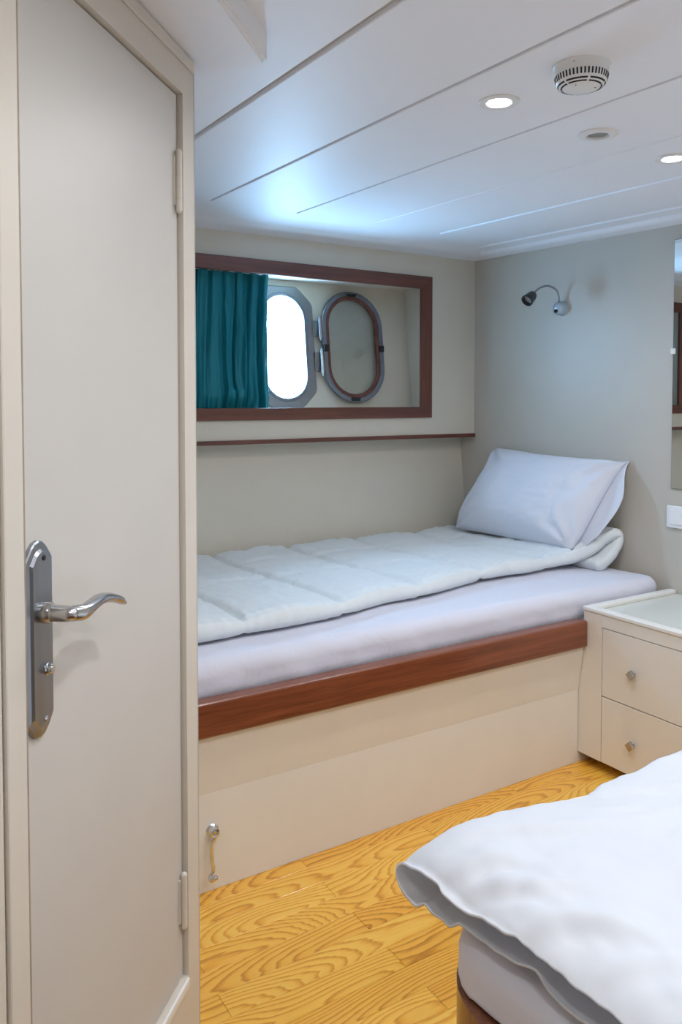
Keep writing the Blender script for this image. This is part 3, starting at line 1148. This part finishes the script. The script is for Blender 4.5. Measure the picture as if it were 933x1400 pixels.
def top_z(x, y):
    z = 0.617 - 0.050 * math.exp(-max(0, x - 0.75) / 0.055)
    z += 0.012 * fbm(x * 2.3, y * 2.3, 0.3) + 0.006 * fbm(x * 6 + 4, y * 5, 1.3)
    # long soft creases fanning from the corner
    cr = math.sin((y - 0.9) * 34 + (x - 0.75) * 9 + 2.5 * fbm(x * 3, y * 3, 8.0))
    z += 0.0035 * cr * max(0.0, 1 - abs(x - 0.85) / 0.35)
    z += 0.004 * math.sin((x * 0.8 + y) * 30 + 3 * fbm(x * 2, y * 2, 5)) * math.exp(-((x - 1.35) / 0.3) ** 2 - ((y - 0.6) / 0.3) ** 2)
    for (ax, ay, bx, by, w_, h_) in CREASES:
        dx_, dy_ = bx - ax, by - ay
        L2 = dx_ * dx_ + dy_ * dy_
        q = ((x - ax) * dx_ + (y - ay) * dy_) / L2
        if -0.1 < q < 1.1:
            dist = ((x - ax) * dy_ - (y - ay) * dx_) / math.sqrt(L2) + 0.012 * math.sin(q * 5 + ax * 40)
            f_ = max(0.0, math.sin(PI * max(0, min(1, q)))) ** 0.7
            g_ = dist / w_
            z += h_ * f_ * (math.exp(-g_ * g_) - 0.7 * math.exp(-(g_ - 1.7) ** 2))
    # crown of the bed
    z += 0.02 * max(0.0, min(1, (0.9 - y) / 0.8)) * min(1, max(0, (x - 0.8) / 0.5))
    return z


BOTZ = [(-0.6, 0.525), (0.55, 0.525), (0.60, 0.538), (0.68, 0.524), (0.705, 0.528), (0.735, 0.549), (0.77, 0.536), (0.82, 0.527), (0.85, 0.529), (0.872, 0.531), (0.893, 0.514), (0.925, 0.512), (0.946, 0.521), (0.965, 0.508), (1.2, 0.505)]


def bot_z(x, y):
    k = math.exp(-max(0, x - 0.74) / 0.10)
    lo_ = 0.508
    if y > 0.93:
        lo_ = 0.500
    return lo_ + (interp(y, BOTZ) - lo_) * k


def y_side(x):
    k = math.exp(-max(0, x - 0.74) / 0.14)
    return 0.985 + 0.008 * fbm(x * 4, 2.0, 1.0) - 0.020 * math.exp(-((x - 1.10) / 0.06) ** 2) + 0.034 * k


def x_foot(y):
    return 0.742 + 0.012 * fbm(y * 5, 9.0, 2.0) + 0.018 * max(0, (0.9 - y) / 0.4) * 0.9


NTX, NTOP = 190, 200
DX1 = 2.30
sections = []
for i in range(NTX):
    t = i / (NTX - 1)
    t = t ** 1.25
    yb = -0.50
    # section as list of (y, which, param)
    x_c = 0.74 + (DX1 - 0.74) * t
    ys = y_side(x_c)
    sec = []
    rL = 0.036
    for j in range(NTOP + 1):          # top from right to the left fold
        y = yb + (ys - rL - yb) * (1 - (1 - j / NTOP) ** 1.5)
        sec.append(('t', y))
    for j in range(1, 12):             # fold on the left
        sec.append(('f', PI / 2 - PI * j / 12))
    for j in range(NTOP + 1):          # lower layer back to the right
        y = ys - rL + (yb - ys + rL) * (j / NTOP) ** 1.5
        sec.append(('b', y))
    sections.append((t, x_c, ys, rL, sec))


def sleeve(offs, xshift, i0=0):
    bm_ = bmesh.new()
    rows_ = []
    for t, x_c, ys, rL, sec in sections[i0:]:
        row = []
        yT = ys - rL
        xs_ = lambda y: x_foot(y) + xshift + (DX1 - x_foot(y) - xshift) * t
        for kind, q in sec:
            if kind == 't':
                x = xs_(q)
                drop = 0.022 * math.exp(-(max(0, ys - q) / 0.055)) * (1 if t > 0 else 1)
                p = Vector((x, q, top_z(x, q) - drop - offs))
            elif kind == 'b':
                x = xs_(q) + 0.014 * math.exp(-t * 30) * max(0, min(1, (0.96 - q) / 0.08))
                p = Vector((x, q, bot_z(x, q) + offs))
            else:
                x = xs_(yT)
                zt = top_z(x, yT) - 0.022 * math.exp(-(rL / 0.055)) - offs
                zb = bot_z(x, yT) + offs
                zc, hz2 = (zt + zb) / 2, (zt - zb) / 2
                p = Vector((x, yT + (rL - offs) * math.cos(q), zc + hz2 * math.sin(q)))
            row.append(bm_.verts.new(p))
        rows_.append(row)
    return bm_, rows_


bmA, rA = sleeve(0.0, 0.0)
grid_faces(bmA, rA, False, False)
# thickness of the cloth: inner skin, joined along the open foot edge
bmesh.ops.recalc_face_normals(bmA, faces=bmA.faces[:])
cover = mesh_thing('duvet', bmA, M['cover'], 'thick white duvet with open cover end on the foreground double bed', 'duvet', smooth=True)
sol = cover.modifiers.new('cloth_thickness', 'SOLIDIFY')
sol.thickness = 0.0035
sol.offset = -1.0
bmB, rB = sleeve(0.010, 0.10)
grid_faces(bmB, rB, False, True)
bmB.faces.new(rB[0])
bmB.faces.new(rB[-1][::-1])
part('inner_quilt', bmB, M['liner'], cover, True)

# ================================================================== CURTAIN
CY = 3.088
cur = root('curtain', 'gathered teal curtain drawn over the left of the porthole niche', 'curtain', (1.30, CY, NZ0))
bm = bmesh.new()
NX, NZ = 260, 90
cx0, cx1 = 1.055, 1.566
cz0, cz1 = 1.252, 1.832
grids = []
rows = []
for i in range(NX + 1):
    row = []
    for j in range(NZ + 1):
        u, v = i / NX, j / NZ
        # folds wander and gather towards the hem
        wv = u + 0.022 * (1 - v) ** 1.5 * math.sin(u * 16 + 1.0) + 0.010 * fbm(u * 5, v * 1.6, 2.0)
        ph = wv * 2 * PI
        f = 0.50 * math.sin(ph * 9 + 0.8 * math.sin(ph * 2) + 0.6 * v) + 0.28 * math.sin(ph * 17 + 2.0 + 1.2 * (1 - v)) + 0.16 * math.sin(ph * 29 + 0.7)
        f += 0.25 * fbm(u * 14, v * 1.2, 1.0)
        amp = 0.019 + 0.006 * math.sin(u * 9)
        y = CY + amp * f
        # swag fold: cloth sags in a loop near the right edge
        cu = 0.70
        r_ = math.hypot((u - cu) / 0.13, (v - 0.40) / 0.55 if v > 0.15 else (v - 0.40) / 0.42)
        if v < 0.75:
            y -= 0.020 * math.exp(-((r_ - 0.72) / 0.22) ** 2) * min(1, (0.75 - v) * 5)
            y += 0.020 * math.exp(-(r_ / 0.5) ** 2)
        # bottom gather behind the frame
        y += 0.016 * max(0, 1 - v / 0.10) + 0.006 * math.sin(u * 160) * max(0, 1 - v / 0.12)
        y = max(y, YB + 0.004)
        x = cx0 + (cx1 - cx0) * u + 0.004 * math.cos(ph * 9) - 0.008 * u * math.sin(v * 3.1)
        row.append(bm.verts.new((x, y, cz0 + (cz1 - cz0) * v)))
    rows.append(row)
grid_faces(bm, rows)
cl = part('cloth', bm, M['curtain'], cur, True)
sm = cl.modifiers.new('cloth_thickness', 'SOLIDIFY')
sm.thickness = 0.0015
bm = bmesh.new()
tube(bm, [(NX0 + 0.001, CY, 1.835), (NX1 - 0.001, CY, 1.835)], 0.0035, 8)
part('curtain_rod', bm, M['white'], cur, True)

# ================================================================== WALL LAMP
wl_ = root('wall_lamp', 'small gooseneck reading lamp with black head and chrome wall mount', 'lamp', (XW, 2.464, 1.697))
bm = bmesh.new()
lc = Vector((XW, 2.464, 1.697))
lathe(bm, [(0.032, 0.0), (0.032, 0.005), (0.029, 0.009), (0.0285, 0.022), (0.026, 0.034), (0.018, 0.043), (0, 0.047)], lc, (-1, 0, 0), 28)
wm = part('wall_mount', bm, M['satin'], wl_, True, 40)
bm = bmesh.new()
lathe(bm, [(0.0085, 0), (0.0085, 0.006), (0.007, 0.008), (0, 0.008)], lc + Vector((-0.0435, -0.002, -0.013)), Vector((-1, -0.35, -0.25)), 18)
part('switch_button', bm, M['black'], wm, True, 40)
neck = spline([(2.672, 2.462, 1.722), (2.668, 2.460, 1.752), (2.650, 2.462, 1.778), (2.610, 2.466, 1.790), (2.570, 2.468, 1.782), (2.540, 2.470, 1.764), (2.522, 2.468, 1.748)], 40)
bm = bmesh.new()
tube(bm, neck, 0.0042, 10)
part('gooseneck', bm, M['steel'], wl_, True)
hd = Vector((2.525, 2.468, 1.750))
aim = Vector((-0.62, -0.06, -0.46)).normalized()
bm = bmesh.new()
lathe(bm, [(0, -0.006), (0.008, -0.005), (0.012, 0.0), (0.018, 0.006), (0.022, 0.020), (0.024, 0.040), (0.0265, 0.052), (0.0265, 0.056), (0.0215, 0.056), (0.019, 0.040), (0.0, 0.034)], hd, aim, 28)
lh = part('lamp_head', bm, M['black'], wl_, True, 35)
bm = bmesh.new()
lathe(bm, [(0, 0.043), (0.012, 0.0425), (0.0195, 0.041), (0.0195, 0.0395), (0, 0.038)], hd, aim, 24)
part('lens', bm, M['offlens'], lh, True, 40)

# ================================================================== MIRROR, SWITCH
mr = root('mirror', 'frameless wall mirror with chipped dark edge above the white switch', 'mirror', (XW, 1.60, 0.955))
part('mirror_plate', B(XW - 0.006, XW - 0.001, 1.28, 1.907, 0.955, 1.904), M['edge'], mr)
part('mirror_face', B(XW - 0.0072, XW - 0.006, 1.281, 1.9055, 0.9565, 1.9025), M['mirror'], mr)
for yy in (1.905, 1.282):
    part('clip', B(XW - 0.014, XW - 0.001, yy - 0.006, yy + 0.008, 1.470, 1.492, bev=0.0015), M['plastic'], mr)
sw = root('light_switch', 'white rocker light switch below the mirror', 'switch', (XW, 1.88, 0.848))
part('faceplate', B(XW - 0.010, XW - 0.001, 1.838, 1.922, 0.805, 0.890, bev=0.0035), M['switch'], sw)
part('rocker', B(XW - 0.014, XW - 0.010, 1.853, 1.907, 0.819, 0.876, bev=0.002), M['switch'], sw)

# ================================================================== DOOR HOOK ON THE BUNK
hk = root('cabin_hook', 'chrome cabin hook hanging from a round boss on the bunk panel', 'hook', (0.80, 1.925, 0.10))
bm = bmesh.new()
bc = Vector((0.806, 1.925, 0.164))
lathe(bm, [(0.0165, 0), (0.0165, 0.003), (0.012, 0.006), (0.009, 0.012), (0.0095, 0.020), (0.012, 0.022), (0.012, 0.027), (0.007, 0.029), (0.004, 0.025), (0, 0.025)], bc, (-0.1, -1, 0.05), 20)
part('boss', bm, M['chrome'], hk, True, 40)
bm = bmesh.new()
tube(bm, spline([(0.806, 1.909, 0.160), (0.798, 1.905, 0.143), (0.795, 1.905, 0.125), (0.797, 1.906, 0.09), (0.800, 1.906, 0.064), (0.792, 1.906, 0.052), (0.792, 1.897, 0.046), (0.802, 1.889, 0.054)], 30),
     [0.0085] * 3 + [0.0075] * 2 + [0.0052] * 17 + [0.0068] * 8, 10)
part('hook_arm', bm, M['chrome'], hk, True)

# ================================================================== CEILING FITTINGS
def downlight(x, y, label, lit=True, group=None):
    z = ceil_z(y)
    r_ = root('downlight', label, 'ceiling light', (x, y, z), group=group)
    bm = bmesh.new()
    lathe(bm, [(0.047, 0.0), (0.047, 0.0025), (0.044, 0.0045), (0.038, 0.005), (0.0285, 0.0035), (0.0265, -0.004), (0.047, -0.004)] if lit else [(0.050, 0.0), (0.050, 0.002), (0.048, 0.004), (0.034, 0.0065), (0.0285, 0.0062), (0.0265, 0.0), (0.050, 0.0)], (x, y, z), (0, 0, -1), 40, closed=True)
    part('trim_ring', bm, M['plastic'], r_, True, 40)
    bm = bmesh.new()
    lathe(bm, [(0, 0.0045), (0.018, 0.0040), (0.0275, 0.0022), (0.0275, -0.003), (0, -0.003)] if lit else [(0, 0.0012), (0.0255, 0.0009), (0.0255, -0.001), (0, -0.001)], (x, y, z), (0, 0, -1), 32)
    part('lens', bm, M['lens'] if lit else M['offlens'], r_, True)
    if lit:
        ld = bpy.data.lights.new('downlight_lamp', 'AREA')
        ld.shape = 'DISK'
        ld.size = 0.055
        ld.energy = DOWNLIGHT_W
        ld.color = LAMP_RGB
        ld.spread = math.radians(165)
        lo_ = bpy.data.objects.new('downlight_lamp', ld)
        COL.objects.link(lo_)
        lo_.parent = r_
        lo_.location = (0, 0, -0.008)
    return r_


downlight(1.287, 1.371, 'lit round downlight nearest the smoke detector')
downlight(2.004, 1.430, 'lit round downlight at the right edge of the photo')
downlight(1.659, 1.402, 'unlit round downlight between the two lit ones', lit=False)
LAB = {(0.62, 0.62): 'lit round downlight in front of the cream door', (1.35, 0.45): 'unseen fill downlight over the foot half of the double bed',
       (2.05, 0.45): 'unseen fill downlight over the head half of the double bed, nightstand side', (1.0, -0.45): 'unseen fill downlight over the far foot corner of the double bed',
       (2.0, -0.45): 'unseen fill downlight over the far head corner of the double bed', (0.10, -0.10): 'unseen fill downlight behind the camera before the bed foot'}
for x, y in ((0.62, 0.62), (1.35, 0.45), (2.05, 0.45), (1.0, -0.45), (2.0, -0.45), (0.10, -0.10)):  # out of view; all but the one by the door added as fill
    downlight(x, y, LAB[(x, y)])

sx, sy = 1.283, 1.128
sz = ceil_z(sy)
sd = root('smoke_detector', 'round white smoke detector with dark vent slots on ceiling', 'smoke detector', (sx, sy, sz))
bm = bmesh.new()
lathe(bm, [(0.0, 0.0), (0.0565, 0.0), (0.0565, 0.002), (0.0545, 0.004), (0.053, 0.020), (0.050, 0.034), (0.0455, 0.0395), (0.034, 0.0445), (0.030, 0.046), (0.0, 0.0475)], (sx, sy, sz), (0, 0, -1), 64)
body = part('housing', bm, M['plastic'], sd, True, 40)
bm = bmesh.new()
lathe(bm, [(0.0545, -0.0002), (0.0572, -0.0002), (0.0572, 0.0012), (0.0545, 0.0012)], (sx, sy, sz), (0, 0, -1), 64, closed=True)
part('shadow_gap', bm, M['joint'], sd)
for k in range(44):
    a = 2 * PI * k / 44
    bm = bmesh.new()
    mx = Matrix.Translation((sx, sy, sz)) @ Matrix.Rotation(a, 4, 'Z')
    vs = []
    for r_, h in ((0.0530, 0.021), (0.0505, 0.0325)):
        for w2 in (-0.0016, 0.0016):
            vs.append((r_ + 0.0004, w2, -h))
    for r_, h in ((0.0530, 0.021), (0.0505, 0.0325)):
        for w2 in (-0.0016, 0.0016):
            vs.append((r_ - 0.002, w2, -h))
    q = [bm.verts.new(mx @ Vector(p)) for p in vs]
    for f in ((0, 1, 3, 2), (4, 6, 7, 5), (0, 4, 5, 1), (2, 3, 7, 6), (0, 2, 6, 4), (1, 5, 7, 3)):
        bm.faces.new([q[i] for i in f])
    part('vent_slot', bm, M['slot'], body)


def arc_slot(r0, h0, r1, h1, a0, a1):
    bm = bmesh.new()
    rows_ = []
    n = 14
    for i in range(n + 1):
        a = a0 + (a1 - a0) * i / n
        row = []
        for r_, h in ((r0 + .0003, h0 + .0006), (r1 + .0003, h1 + .0006), (r1 - .001, h1 - .002), (r0 - .001, h0 - .002)):
            row.append(bm.verts.new((sx + r_ * math.cos(a), sy + r_ * math.sin(a), sz - h)))
        rows_.append(row)
    grid_faces(bm, rows_, False, True)
    bm.faces.new(rows_[0])
    bm.faces.new(rows_[-1][::-1])
    part('vent_slot', bm, M['slot'], body)


for k in range(6):
    a0 = PI / 3 * k + 0.05
    arc_slot(0.0472, 0.0374, 0.0450, 0.0397, a0, a0 + PI / 3 - 0.11)
    arc_slot(0.0405, 0.0416, 0.0375, 0.0430, a0, a0 + PI / 3 - 0.11)
for a, r_, h in ((3.6, 0.0545, 0.008), (3.5, 0.030, 0.0460), (5.3, 0.027, 0.0462)):
    bm = bmesh.new()
    lathe(bm, [(0.0014, 0.0), (0.0014, 0.0008), (0, 0.0009)], (sx + r_ * math.cos(a), sy + r_ * math.sin(a), sz - h), (0, 0, -1), 10)
    part('pinhole', bm, M['slot'], body)
